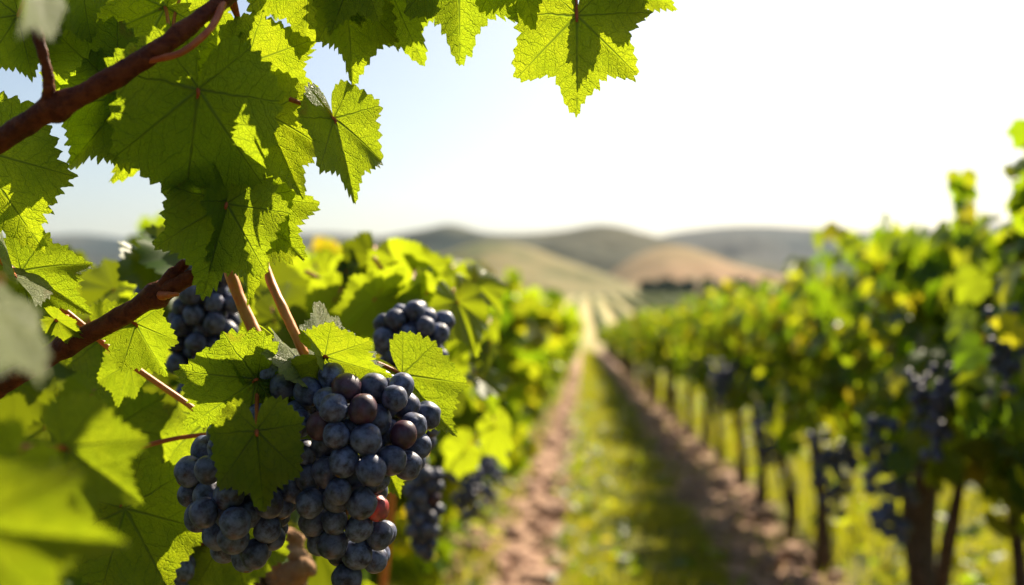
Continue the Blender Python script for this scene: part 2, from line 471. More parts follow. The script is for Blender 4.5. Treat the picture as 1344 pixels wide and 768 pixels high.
fn = t.noise(geo, 2.2, 4, .65)
fc = t.mix(t.sstep(fn, .35, .65), t.c(.05, .085, .018), t.c(.13, .16, .03))
M_FARV = t.done(t.pbsdf(fc, .8, .15, t.bump(fn, 1.0, .3)))
tag(obj('far_vine_rows', v, f, M_FARV), 'distant rows of vines across the valley floor', 'vineyard', kind='stuff')

def blob(c, r, seed, sub=14):
    r0 = np.random.default_rng(seed)
    th = np.linspace(0, math.pi, sub); ph = np.linspace(0, 2 * math.pi, sub * 2, endpoint=False)
    T, Pp = np.meshgrid(th, ph, indexing='ij')
    d = np.stack([np.sin(T) * np.cos(Pp), np.sin(T) * np.sin(Pp), np.cos(T)], -1)
    k = 1 + .16 * np.sin(d @ r0.normal(size=3) * 4 + r0.uniform(0, 6)) + .13 * np.sin(d @ r0.normal(size=3) * 7 + r0.uniform(0, 6)) + .07 * r0.standard_normal(T.shape)
    k[0] = k[0].mean(); k[-1] = k[-1].mean()
    v = (np.asarray(c) + d * k[..., None] * np.asarray(r)).reshape(-1, 3)
    n2 = sub * 2
    i = np.arange(sub - 1)[:, None] * n2; j = np.arange(n2)[None]; j2 = (j + 1) % n2
    return v, [np.stack([i + j, i + n2 + j, i + n2 + j2, i + j2], -1).reshape(-1, 4)]
parts = []; sd = 500
for (xa, xb, py, D, n) in ((605, 720, 372, 500, 46), (845, 1010, 376, 480, 44), (1010, 1300, 372, 560, 50), (150, 420, 374, 560, 40)):
    for q in range(n):
        px = rng.uniform(xa, xb); dd = D + rng.uniform(-12, 12); sd += 1
        c = P(px, 384, dd); hh = rng.uniform(2.4, 4.6)
        c.z = .1 + hh * .75
        parts.append(blob(c, (hh * .8, hh * .8, hh), sd))
v, f = merge(parts)
M_WOOD = bark('far_tree_leaves', (.03, .05, .022), (.06, .08, .03), .8, .9, 1.0, .5)
tag(obj('woods', v, f, M_WOOD), 'dark tree belt at the foot of the tan hills', 'woods', kind='stuff')

# ------------------------------------------------------------------ leaves
KEY_A = np.array([0, 8, 17, 28, 38, 50, 60, 72, 82, 93, 108, 124, 138, 150, 162, 172, 180.])
KEY_R = np.array([1.0, .87, .75, .68, .78, .93, .81, .69, .73, .80, .68, .60, .55, .47, .31, .14, .06])
def outline(seed, lob=1.0, tooth=1.0, n=150):
    """closed outline (x, y), tip at (0,1), stalk at the origin"""
    r = np.random.default_rng(seed); halves = []
    for side in (1, -1):
        rr = KEY_R * (1 + r.uniform(-.055, .055, len(KEY_R)))
        rr = 1 - (1 - rr) * np.where(np.isin(KEY_A, (28, 72)), lob, 1.0); rr[0] = 1.0; rr[-2:] = (.13, .06)
        aa = KEY_A + np.r_[0, r.uniform(-2.5, 2.5, len(KEY_A) - 2), 0]
        th = np.linspace(0, 180, 400); q = catmull(np.stack([aa, rr], -1), 12)
        rad = np.interp(th, q[:, 0], q[:, 1])
        xx, yy = rad * np.sin(np.radians(th)), rad * np.cos(np.radians(th))
        s = np.r_[0, np.cumsum(np.hypot(np.diff(xx), np.diff(yy)))]
        ss = np.linspace(0, s[-1], n); tt = np.interp(ss, s, th); rd = np.interp(ss, s, rad)
        # saw teeth leaning towards the lobe tips, large and small ones in turn
        wl = np.interp(ss, [0, s[-1]], [.105, .125]); phs = np.cumsum(np.gradient(ss) / wl) + r.uniform(0, 1)
        kk = np.floor(phs).astype(int); fr = phs - kk
        amp = r.uniform(.4, 1.35, kk.max() + 3)[kk]
        saw = np.where(fr < .66, (fr / .66) ** 1.3, ((1 - fr) / .34) ** .8) + .22 * np.abs(np.sin(phs * 2 * math.pi))
        fade = np.clip((172 - tt) / 25, 0, 1) * np.clip(ss / .05, 0, 1)
        rd = rd + tooth * fade * amp * .072 * (saw - .5)
        halves.append((side * rd * np.sin(np.radians(tt)), rd * np.cos(np.radians(tt))))
    a, b = halves
    x = np.r_[a[0], b[0][::-1][1:-1]]; y = np.r_[a[1], b[1][::-1][1:-1]]
    return np.stack([x, y], -1)

def leaf_mesh(name, seed, lob=1.0, fold=.15, curl=.12, wave=.06, width=1.0, rings=13, n=150, mat=None):
    r = np.random.default_rng(seed + 999)
    o = outline(seed, lob, n=n); N = len(o)
    fr = np.linspace(0, 1, rings + 1)[1:] ** .9
    pts = (o[None] * fr[:, None, None]).reshape(-1, 2)
    pts = np.vstack([[0, 0], pts])
    x, y = pts[:, 0], pts[:, 1]; rr = np.hypot(x, y); th = np.arctan2(x, y)
    p = r.uniform(0, 6.28, 5)
    z = fold * np.abs(x) * r.uniform(.8, 1.3) - r.uniform(.9, 1.6) * curl * rr ** 2 * (1 + .5 * np.cos(th + p[0])) \
        + wave * rr ** 1.5 * np.sin(3 * th + p[1]) + wave * .6 * rr ** 2 * np.sin(5 * th + p[2]) \
        + wave * .45 * rr ** 3 * np.sin(11 * th + p[3])
    # blistered blade between the main veins
    vd = np.min([np.abs(np.abs(th) - R(k)) for k in (0, 50, 92, 130)], axis=0)
    z = z + .05 * np.sin(np.clip(vd / R(22), 0, 1) * math.pi / 2) * rr
    v = np.stack([x * width * .80, y, z], -1)
    j = np.arange(N); j2 = (j + 1) % N
    tri = np.stack([np.zeros(N, int), 1 + j2, 1 + j], -1)
    q = []
    for k in range(rings - 1):
        a = 1 + k * N
        q.append(np.stack([a + j, a + j2, a + N + j2, a + N + j], -1))
    return make_mesh(name, v, [np.vstack(q), tri], mat, True, uv=pts)

leaf_count = [0]
def leaf(parent, J, T, d, dd=0.0, twist=0.0, width=1.0, lob=1.0, fold=.18, curl=.16, wave=.09, pet=None, petr=.0011, mat=None, label=None, petmat=None):
    """J, T: photo pixels of stalk end and tip; d depth of J; dd extra depth of the tip; twist about the midrib; pet: pixels+depths of the stalk's path from cane to J"""
    leaf_count[0] += 1; sd = 100 + leaf_count[0] * 7
    a, b = P(*J, d), P(*T, d + dd)
    yv = b - a; L = yv.length; yv.normalize()
    view = (CAM - a).normalized()
    zv = (view - yv * view.dot(yv)).normalized()
    xv = yv.cross(zv).normalized()
    q = Matrix((xv, yv, zv)).transposed().to_4x4()
    m = Matrix.Translation(a) @ Matrix.Rotation(R(twist), 4, yv) @ q @ Matrix.Scale(L, 4)
    me = leaf_mesh('leaf', sd, lob, fold, curl, wave, width, mat=mat or M_LEAF)
    o = obj_me('leaf', me, parent, m)
    if label: o['label'] = label
    if pet:
        pts = [P(*p) for p in pet] + [a, a + yv * L * .06 - zv * .0004]
        rad = [petr * 1.5] + [petr * 1.05] * (len(pts) - 3) + [petr, petr * .6]
        v, f = tube(pts, rad, 8, 8)
        obj('petiole', v, f, petmat or M_PET, o)
    return o

def cane(parent, pts, wpx, mat=M_CANE, name='cane', lump=.10, sides=14, ridge=.03, seed=0):
    """pts: (px, py, d); wpx: width in photo pixels"""
    w = [P(*p) for p in pts]
    r = [k * .5 * p[2] / F_PX for k, p in zip(wpx, pts)]
    v, f = tube(w, r, sides, 14, lump, seed, ridge, nodes=3 if name == 'cane' else 1 if name == 'side_cane' else 0)
    return obj(name, v, f, mat, parent)

def shoot(pxpt, label, cat='vine shoot', group=None, name='vine_shoot'):
    e = empty(name, P(*pxpt)); tag(e, label, cat, group); return e

# ---- upper cane with its leaves
A = shoot((-60, 215, .58), 'thick red-brown vine cane crossing the top left corner with large leaves')
cane(A, [(-120, 250, .54), (-60, 216, .535), (0, 184, .53), (60, 148, .525), (132, 112, .525), (200, 70, .53), (250, 33, .54), (310, -12, .56), (380, -60, .60), (470, -110, .62), (600, -160, .64), (760, -190, .66)],
     [32, 31, 30, 30, 29, 26, 23, 21, 19, 17, 13, 8], seed=1)
cane(A, [(58, 150, .525), (64, 122, .52), (62, 95, .515), (54, 62, .51), (44, 25, .51), (36, -20, .51)], [24, 17, 14, 13, 12, 10], name='side_cane', seed=2)
cane(A, [(192, 81, .527), (215, 76, .525), (240, 68, .525), (268, 46, .53), (284, 25, .54), (296, -6, .555)], [7, 9, 9, 9, 10, 12], M_PET, 'tendril', .05, 10, seed=3)

leaf(A, (260, 118), (238, 300), .55, .02, 4, .92, .75, .10, .10, .06, [(244, 60, .575), (252, 90, .565)])
leaf(A, (166, 122), (24, 128), .62, .02, -8, .9, .8, .12, .12, .08, [(160, 120, .59)])
leaf(A, (168, 128), (82, 222), .63, .0, 10, .86, .8, .22, .1, .07, [(160, 122, .59)])
leaf(A, (217, 10), (92, 62), .62, .02, 14, .95, .8, .2, .1, .08, [(220, 62, .58), (221, 35, .60)])
leaf(A, (240, -14), (190, 66), .64, .03, -15, .9, .9, .1, .1, .08, [(236, 78, .58), (228, 30, .61)])
leaf(A, (318, 84), (226, 26), .63, .0, -6, .8, .8, .1, .1, .06, [(300, -2, .59), (322, 50, .62)])
leaf(A, (318, 82), (378, 30), .62, .015, 30, .85, .9, .3, .1, .06, [(306, -6, .59), (316, 40, .61)])
leaf(A, (322, 84), (424, 132), .61, .01, 8, 1.05, .8, .16, .1, .06)

leaf(A, (345, 148), (398, 262), .60, .0, -18, .86, .8, .2, .1, .07, [(322, 90, .61), (330, 118, .605)])

leaf(A, (285, 118), (347, 268), .645, -.01, 12, .8, .9, .15, .1, .07)
leaf(A, (240, 120), (146, 244), .65, .01, -10, .75, .9, .15, .1, .06)
leaf(A, (438, 156), (470, 267), .61, .0, -30, .80, .9, .28, .08, .05, [(380, 130, .60), (410, 142, .605)], petmat=M_PET)
leaf(A, (-34, 196), (56, 332), .60, .01, 8, 1.0, .7, .12, .1, .05, [(-60, 214, .54), (-50, 200, .57)])
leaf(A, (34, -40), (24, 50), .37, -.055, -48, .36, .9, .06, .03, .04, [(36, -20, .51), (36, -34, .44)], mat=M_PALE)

leaf(A, (60, 40), (76, 118), .63, .0, -38, .85, .9, .2, .1, .06, [(48, 30, .55)])
leaf(A, (24, 20), (-30, 100), .60, .0, 10, 1.0, .8, .2, .1, .07, [(38, -10, .51)])
leaf(A, (108, -34), (70, 58), .60, .02, 35, .8, .9, .2, .1, .07)
leaf(A, (150, -50), (118, 40), .66, .02, 5, 1.0, .9, .2, .1, .07)

# ---- top middle leaves, from the same kind of cane above the frame
C = shoot((560, -150, .64), 'row of backlit serrated leaves hanging from above the frame at top centre')
cane(C, [(330, -40, .66), (420, -84, .65), (520, -104, .64), (620, -112, .63), (720, -124, .62)], [12, 12, 11, 9, 6], seed=11)
leaf(C, (408, -62), (398, 72), .60, .01, 6, 1.0, .8, .18, .1, .07, [(404, -80, .65)])
leaf(C, (452, -18), (470, 114), .61, .005, -28, .78, .9, .3, .1, .06, [(440, -88, .65)])
leaf(C, (505, -30), (552, 86), .625, .0, 18, .9, .8, .15, .1, .06, [(492, -98, .645)])
leaf(C, (470, -50), (432, 44), .58, .0, 6, .9, .9, .2, .1, .06, [(460, -94, .65)])
leaf(C, (600, -62), (607, 82), .615, .0, -12, .92, .8, .22, .1, .06, [(588, -108, .635)])
leaf(C, (566, -44), (536, 56), .65, .0, 12, .8, .9, .2, .1, .06, [(570, -106, .64)])
leaf(C, (672, -74), (702, 40), .60, .01, 12, .95, .8, .15, .1, .06, [(650, -114, .625)])
leaf(C, (360, -50), (344, 36), .63, .01, -24, .8, .9, .2, .1, .06, [(352, -52, .66)])
leaf(C, (352, -20), (362, 28), .68, .01, -24, .8, .9, .2, .1, .06, [(345, -45, .66)])
# ---- top right leaf with the shadows of two small leaves behind it
D_ = shoot((770, -140, .62), 'big translucent yellow-green leaf against the sky with two dark leaf shadows on it')
cane(D_, [(640, -150, .63), (720, -112, .625), (780, -80, .62), (860, -70, .62), (930, -80, .62)], [9, 9, 8, 7, 5], seed=21)
leaf(D_, (757, 21), (757, 154), .615, .0, 2, 1.06, 1.0, .06, .06, .05, [(764, -84, .62), (756, -30, .618)])
leaf(D_, (812, -38), (888, 14), .63, .0, -6, .9, .8, .12, .1, .06, [(806, -76, .62)])
# small leaves close behind it, on the sunward side
def behind(J, T, back, wd, d=.615):
    off = SUN * back
    a = P(*J, d) + off; b = P(*T, d) + off
    def px(w):
        r = w - CAM; z = r.dot(FWD); return (672 + r.dot(RGT) / z * F_PX, 384 - r.z / z * F_PX, z)
    A_, B_ = px(a), px(b)
    leaf(D_, A_[:2], B_[:2], A_[2], B_[2] - A_[2], 0, wd, .45, .05, .05, .03)
behind((768, 38), (760, 116), .020, .45); behind((798, -12), (836, 46), .022, .6)

# ---- hanging pair of leaves in the middle left
B = shoot((302, 225, .60), 'dark leaf beside a yellow-green leaf, hanging over the forked cane')
cane(B, [(305, 160, .60), (303, 215, .60), (300, 245, .595), (299, 262, .59), (303, 276, .59)], [9, 9, 9, 10, 7], M_PET, 'stem', .06, 10, seed=31)
leaf(B, (297, 268), (264, 392), .575, -.01, 6, .95, .75, .2, .14, .06, [(300, 250, .59)])
leaf(B, (322, 257), (400, 342), .605, .01, -6, .95, .8, .2, .1, .06, [(302, 262, .592), (312, 260, .598)])
leaf(B, (316, 262), (334, 402), .59, .01, -40, .8, .9, .3, .1, .06, [(302, 266, .59)])
leaf(B, (330, 254), (384, 238), .63, .02, 30, .8, .9, .3, .1, .06, [(303, 258, .592)])

# ---- lower cane
E = shoot((28, 494, .62), 'reddish brown woody cane rising across the left middle to a forked cut tip')
cane(E, [(-60, 540, .66), (-20, 515, .645), (28, 490, .63), (80, 458, .615), (150, 421, .60), (205, 388, .595), (232, 374, .59), (256, 360, .59)], [27, 27, 27, 26, 26, 27, 22, 18], seed=41, lump=.08)
cane(E, [(206, 386, .593), (216, 372, .592), (230, 358, .592), (244, 344, .592)], [20, 17, 15, 12], name='side_cane', seed=42)
cane(E, [(212, 388, .589), (222, 387, .585), (234, 386, .583)], [14, 9, 5], M_PET, 'bud', .12, 10, seed=43)

cane(E, [(90, 446, .615), (91, 432, .612), (88, 414, .61)], [18, 12, 5], M_PET, 'bud', .2, 10, seed=45)
leaf(E, (178, 425), (216, 496), .61, .0, 20, .9, .7, .25, .1, .06, [(120, 436, .61), (138, 422, .615), (160, 420, .612)])
leaf(E, (74, 420), (112, 444), .60, .0, 26, .7, .9, .25, .1, .06, [(88, 416, .61)])

# ---- thin shoot beneath it
G = shoot((10, 352, .60), 'thin orange-brown shoot slanting down behind the forked woody cane')
cane(G, [(-20, 325, .61), (14, 353, .62), (60, 388, .63), (110, 428, .64), (160, 470, .65), (240, 526, .66), (275, 552, .665), (325, 580, .67)], [8, 8, 8, 8, 8, 8, 7, 6], M_STEMT, seed=51, sides=10, lump=.04)
leaf(G, (28, 356), (118, 408), .62, .0, -14, .9, .7, .28, .1, .07, [(16, 354, .62)])
leaf(G, (34, 362), (88, 432), .65, .0, 20, .9, .7, .2, .1, .07, [(22, 358, .62)])
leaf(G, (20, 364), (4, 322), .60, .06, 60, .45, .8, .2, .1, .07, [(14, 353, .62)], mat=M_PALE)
leaf(G, (170, 478), (150, 536), .67, .0, 30, .9, .8, .2, .1, .07, [(164, 473, .65)])
leaf(G, (132, 446), (196, 520), .70, .02, -20, .9, .8, .2, .1, .07, [(130, 444, .645)])

# ---- leaves about the main cluster
H = shoot((385, 450, .62), 'fruiting shoot with orange stalks and small leaves spread over the main grape bunch')
cane(H, [(285, 300, .64), (300, 352, .63), (318, 400, .625), (335, 436, .62), (352, 476, .615)], [12, 15, 16, 16, 13], M_STEMT, 'stem', .05, 12, seed=61)
cane(H, [(340, 320, .64), (354, 366, .63), (370, 402, .62), (386, 436, .615), (402, 470, .61)], [10, 12, 13, 13, 12], M_STEMT, 'stem', .05, 12, seed=62)
cane(H, [(336, 502, .598), (348, 499, .60), (372, 495, .603), (400, 488, .605), (428, 480, .60)], [9, 8, 7, 7, 8], M_PET, 'stem', .06, 10, seed=63)
leaf(H, (337, 498), (238, 566), .59, .0, -6, 1.0, .7, .18, .12, .07, [(350, 498, .60)])
leaf(H, (334, 490), (330, 444), .60, .02, 38, 1.3, .8, .3, .1, .09, [(350, 498, .60)])
leaf(H, (337, 566), (346, 674), .545, -.005, 2, .88, .6, .14, .1, .05, [(338, 504, .597), (337, 535, .58)])
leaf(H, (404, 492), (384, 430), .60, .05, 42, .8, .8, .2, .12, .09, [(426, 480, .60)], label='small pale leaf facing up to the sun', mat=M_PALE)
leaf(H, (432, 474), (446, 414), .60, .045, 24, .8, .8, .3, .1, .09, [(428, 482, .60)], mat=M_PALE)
leaf(H, (426, 468), (514, 496), .59, .0, 14, .8, .7, .25, .12, .06, [(428, 482, .60)])
leaf(H, (528, 492), (600, 574), .65, .0, -12, .9, .7, .15, .1, .06, [(470, 470, .63), (500, 478, .645)])
leaf(H, (498, 596), (528, 656), .66, .0, -10, .9, .7, .15, .1, .06, [(480, 560, .65)])
leaf(H, (436, 470), (470, 440), .62, .02, 30, .9, .8, .3, .1, .08, [(428, 482, .60)])

# ---- lower left: leaves behind and beside the left bunch
K = shoot((60, 640, .66), 'shaded dark green leaf low at left under a thin red stem')
cane(K, [(40, 640, .68), (100, 652, .67), (130, 656, .665), (160, 664, .66)], [10, 9, 8, 7], M_PET, 'stem', .05, 10, seed=71)
cane(K, [(60, 620, .70), (120, 604, .69), (180, 588, .68), (240, 574, .68), (320, 566, .68)], [7, 7, 7, 6, 6], M_PET, 'stem', .05, 10, seed=72)
leaf(K, (164, 668), (232, 790), .66, .0, -8, 1.0, .7, .15, .1, .06)
leaf(K, (270, 556), (238, 690), .70, .0, 55, 1.0, .6, .3, .2, .05, [(262, 546, .68)])
leaf(K, (150, 560), (206, 640), .74, .02, 10, 1.1, .8)
leaf(K, (300, 690), (330, 800), .74, .0, -10, 1.0, .8)

# ---- leaves close to the lens, out of focus
N_ = shoot((-60, 520, .36), 'large blurred bright yellow-green leaves close to the lens in the bottom left corner')
cane(N_, [(-170, 420, .34), (-120, 500, .35), (-60, 560, .37), (20, 588, .38), (70, 590, .39)], [26, 24, 20, 16, 12], M_PET, 'stem', .05, 10, seed=81)
leaf(N_, (84, 588), (192, 662), .405, .01, -4, .95, 1.0, .15, .1, .06, [(40, 588, .385)])

leaf(N_, (-50, 694), (162, 716), .275, .01, 6, .80, .9, .18, .1, .06, [(-90, 600, .30)])
leaf(N_, (-40, 700), (84, 830), .285, .0, -10, .9, .8, .18, .1, .06, [(-80, 620, .30)])
leaf(N_, (20, 600), (-50, 680), .36, .01, -10, .9, .8, .18, .1, .06)
N2 = shoot((-40, 330, .28), 'pale blurred leaf at the left edge with sun on its upper face')
cane(N2, [(-170, 300, .27), (-110, 330, .28), (-40, 352, .285), (0, 370, .285)], [16, 14, 12, 9], M_PET, 'stem', .05, 10, seed=91)
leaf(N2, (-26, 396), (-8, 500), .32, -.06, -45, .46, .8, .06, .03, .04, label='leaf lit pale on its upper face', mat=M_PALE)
leaf(N2, (-40, 360), (14, 420), .40, .0, 10, .8, .8)


# ---- shoots of the low near vines, a step behind the bunches
def leafy(e, spots, seed, dr, L=(62, 108), w=(.8, 1.0), old=.4):  # old: share of leaves using the darker copy with shade in its colour
    r0 = random.Random(seed)
    for (x, y) in spots:
        d = r0.uniform(*dr); k = .95 / d
        ln = r0.uniform(*L) * k; a = R(r0.choice((-1, 1)) * r0.uniform(5, 60))
        leaf(e, (x, y), (x + ln * math.sin(a), y + ln * math.cos(a)), d, r0.uniform(-.03, .03), r0.uniform(-45, 45), r0.uniform(*w), .8, r0.uniform(.1, .3), .12, .08,
             [(x - 14 * math.sin(a) * k, y - 16 * k, d + .02)], mat=M_SHADELEAF if r0.random() < old else M_ROW)
L1 = shoot((470, 420, 1.05), 'leafy lit shoot behind the bunch at the upper right of the main bunch')
cane(L1, [(500, 800, 1.3), (520, 600, 1.25), (545, 480, 1.15), (540, 425, 1.1), (520, 380, 1.02), (490, 338, 1.0)], [12, 12, 11, 10, 8, 6], M_STEMT, seed=101)
cane(L1, [(548, 430, 1.1), (480, 400, 1.05), (430, 372, 1.02), (400, 356, 1.02)], [10, 9, 8, 5], M_STEMT, 'side_cane', seed=102)
leafy(L1, [(488, 338), (520, 344), (455, 356), (545, 350), (500, 352), (420, 358), (470, 372), (590, 360), (575, 392), (392, 368), (440, 392), (622, 372), (604, 430), (560, 452), (640, 430),
           (412, 410), (632, 500), (590, 520), (650, 560), (570, 364), (610, 590), (470, 355), (530, 372), (500, 392), (560, 420), (610, 400), (640, 460), (590, 480), (560, 500)], 1, (1.0, 1.5), (48, 84), old=.2)
leafy(L1, [(518, 380), (560, 384), (492, 392), (540, 372), (600, 396)], 5, (.92, .96), (48, 78), old=.3)
L2 = shoot((130, 640, 1.0), 'leafy shaded shoot behind the forked cane and the near leaves at left')
cane(L2, [(140, 900, 1.1), (120, 700, 1.05), (135, 560, 1.0), (118, 430, .98), (128, 372, .98)], [13, 12, 11, 9, 6], M_STEMT, seed=103)
cane(L2, [(135, 560, 1.0), (200, 470, .98), (250, 420, 1.0), (320, 390, 1.0)], [10, 9, 8, 5], M_STEMT, 'side_cane', seed=104)
leafy(L2, [(90, 372), (240, 372), (290, 372), (340, 366), (120, 384), (170, 396), (260, 395), (310, 385), (360, 380), (200, 430), (400, 372), (60, 420), (150, 420), (230, 352), (330, 410), (280, 430), (110, 465), (180, 505), (250, 470), (390, 420)], 3, (1.15, 1.55), (70, 120), old=.8)
leafy(L2, [(60, 352), (150, 380), (100, 390), (30, 400), (210, 400), (140, 440), (60, 460), (300, 400), (250, 440), (180, 470), (330, 440), (120, 520), (210, 520), (280, 500), (60, 560),
           (160, 590), (240, 600), (310, 560), (210, 680), (120, 690), (300, 650), (360, 700), (270, 730), (180, 750), (420, 720), (360, 420), (20, 500), (380, 640)], 2, (.86, 1.2), old=.85)
leafy(L2, [(252, 336), (288, 344), (205, 346)], 6, (.80, .86), old=.5)

# ------------------------------------------------------------------ grape bunches
def sphere_mesh(name, mat, seed, seg=26, ringn=18, scar=True):
    r0 = np.random.default_rng(seed)
    th = np.linspace(0, math.pi, ringn); ph = np.linspace(0, 2 * math.pi, seg, endpoint=False)
    T, Pp = np.meshgrid(th, ph, indexing='ij')
    d = np.stack([np.sin(T) * np.cos(Pp), np.sin(T) * np.sin(Pp), np.cos(T)], -1)
    k = 1 + .03 * np.sin(d @ r0.normal(size=3) * 2.2 + r0.uniform(0, 6)) + .02 * np.sin(d @ r0.normal(size=3) * 3.5)
    k = k - .07 * np.exp(-(T / .22) ** 2)            # dimple at the stalk
    v = (d * k[..., None] * np.array([1, 1, 1.05])).reshape(-1, 3)
    i = np.arange(ringn - 1)[:, None] * seg; j = np.arange(seg)[None]; j2 = (j + 1) % seg
    f = np.stack([i + j, i + seg + j, i + seg + j2, i + j2], -1).reshape(-1, 4)
    me = make_mesh(name, v, f, mat)
    if scar:
        me.materials.append(M_SCAR)
        idx = np.zeros(len(f), np.int32); idx[(ringn - 2) * seg:] = 1
        me.polygons.foreach_set('material_index', idx)
    return me
BERRY = [[sphere_mesh('berry', m, 300 + 10 * q + k) for k in range(3)] for q, m in enumerate((M_GRAPE, M_GRAPE2, M_GRAPE3))]
BR = .0084

def relax(p, rad, fixed=0, it=160, depthdir=None, lat=.35, pull=None):
    p = p.copy(); n = len(p)
    for k in range(it):
        d = p[:, None] - p[None]; dist = np.linalg.norm(d, axis=2) + np.eye(n)
        ov = (rad[:, None] + rad[None]) * .965 - dist; np.fill_diagonal(ov, 0); ov = np.clip(ov, 0, None)
        push = (d / dist[..., None] * ov[..., None] * .5).sum(1) * .7
        if depthdir is not None:
            a = (push @ depthdir)[:, None] * depthdir
            push = a * 1.3 + (push - a) * lat
        if pull is not None: push = push + pull(p) * .04 * (1 - k / it)
        push[:fixed] = 0
        p += push
    return p

def add_berries(parent, pos, rad, kinds, rot_seed=0):
    rr = random.Random(rot_seed)
    pw = wm(parent).inverted()
    for q, (p, r, kd) in enumerate(zip(pos, rad, kinds)):
        me = BERRY[kd][rr.randrange(3)]
        m = Matrix.Translation(Vector(p)) @ Quaternion(Vector((rr.uniform(-1, 1), rr.uniform(-1, 1), rr.uniform(-.4, .4))), rr.uniform(0, 1.1)).to_matrix().to_4x4() @ Matrix.Rotation(rr.uniform(0, 6.28), 4, 'Z') @ Matrix.Scale(float(r), 4)
        o = bpy.data.objects.new('berry', me); COL.objects.link(o)
        o.parent = parent; o.matrix_basis = pw @ m

def uvpx(l, d0=.595):
    out = []
    for u, v in l:
        out.append((220 + u / 2.0325, 390 + v / 2.0325))
    return out
def bunch_from_pixels(label, px, d0, bulge, hidden, top, seed, reds=(), purples=(), group=None):
    r0 = np.random.default_rng(seed)
    px = np.array(px, float); c = px.mean(0); sdv = px.std(0)
    q = ((px - c) / (sdv * 2)); dep = d0 - bulge * np.clip(1 - (q ** 2).sum(1), 0, 1) + r0.normal(0, .003, len(px))
    pos = np.array([list(P(x, y, d)) for (x, y), d in zip(px, dep)])
    rad = BR * r0.uniform(.88, 1.08, len(px))
    fw = np.array(FWD)
    pos = relax(pos, rad, 0, 220, fw, .22)
    hp = px[r0.integers(0, len(px), hidden)] * .9 + c * .1 + r0.normal(0, 7, (hidden, 2))
    hpos = np.array([list(P(x, y, d0 + r0.uniform(.012, .045))) for x, y in hp])
    hr = BR * r0.uniform(.9, 1.03, hidden)
    al = relax(np.vstack([pos, hpos]), np.r_[rad, hr], len(pos), 160)
    allr = np.r_[rad, hr]
    kinds = [0] * len(al)
    for k in range(len(al)):
        if r0.uniform() < .012: kinds[k] = 1
    for l, kd in ((purples, 1), (reds, 2)):
        for (x, y) in l:
            kinds[int(np.argmin(np.hypot(px[:, 0] - x, px[:, 1] - y)))] = kd
    e = empty('grape_bunch', P(*top)); tag(e, label, 'grape bunch', group)
    add_berries(e, al, allr, kinds, seed)
    # stalk with side stalks reaching into the bunch
    parts = [tube([P(*top), P(*(c * .5 + np.array(top[:2]) * .5), d0 + .02), P(c[0], c[1], d0 + .022), P(c[0] + 6, c[1] + sdv[1] * 1.3, d0 + .02)], [.0022, .002, .0016, .001], 8, 6, .06, seed)]
    for k in r0.integers(0, len(al), 26):
        a = Vector(al[k]); b = P(c[0], c[1], d0 + .022) * .55 + a * .45
        parts.append(tube([b, (a + b) * .5 + Vector((0, 0, .003)), a], [.0009, .0007, .0006], 6, 4, 0, int(k)))
    v, f = merge(parts); obj('stalk', v, f, M_STEMT, e)
    return e

main_uv = [(425, 277), (485, 252), (522, 308), (370, 258), (437, 213), (355, 333), (415, 340), (472, 367), (583, 298), (634, 303), (577, 357), (540, 253), (612, 245), (574, 240), (675, 318),
           (613, 378), (660, 395), (640, 445), (525, 375), (437, 463), (497, 425), (505, 482), (542, 480), (535, 437), (415, 407), (375, 485), (388, 545), (328, 515), (515, 541), (553, 563),
           (448, 540), (442, 597), (515, 615), (555, 640), (452, 650), (505, 685), (540, 702), (480, 737), (458, 692), (590, 420), (560, 402), (648, 346), (604, 266), (548, 330), (298, 300),
           (332, 292), (285, 255), (318, 245), (276, 216), (345, 197), (368, 420), (395, 600), (410, 655), (468, 300), (500, 350), (460, 505), (300, 270)]
main_px = uvpx(main_uv)
Z4 = lambda u, v: (220 + u / 2.0325, 390 + v / 2.0325)
bunch_from_pixels('large sharp blue-black grape bunch in the foreground with one red berry', main_px, .60, .03, 42, (428, 478, .605), 5,
                  reds=[Z4(553, 563)], purples=[Z4(522, 308), Z4(485, 252), Z4(613, 378)])
left_uv = [(142, 370), (95, 415), (125, 457), (162, 400), (75, 465), (55, 520), (105, 522), (175, 512), (85, 590), (147, 580), (222, 577), (180, 640), (255, 612), (275, 640), (238, 672), (155, 677), (135, 632),
           (288, 590), (300, 558), (215, 530), (230, 337), (262, 322), (203, 352), (60, 480), (120, 560), (195, 590), (200, 690), (260, 540), (190, 450), (240, 440), (210, 400), (265, 385), (290, 480), (250, 490), (300, 420)]
bunch_from_pixels('shaded dark blue grape bunch left of the main bunch, partly hidden by a small leaf', uvpx(left_uv), .60, .028, 26, (345, 500, .612), 6)

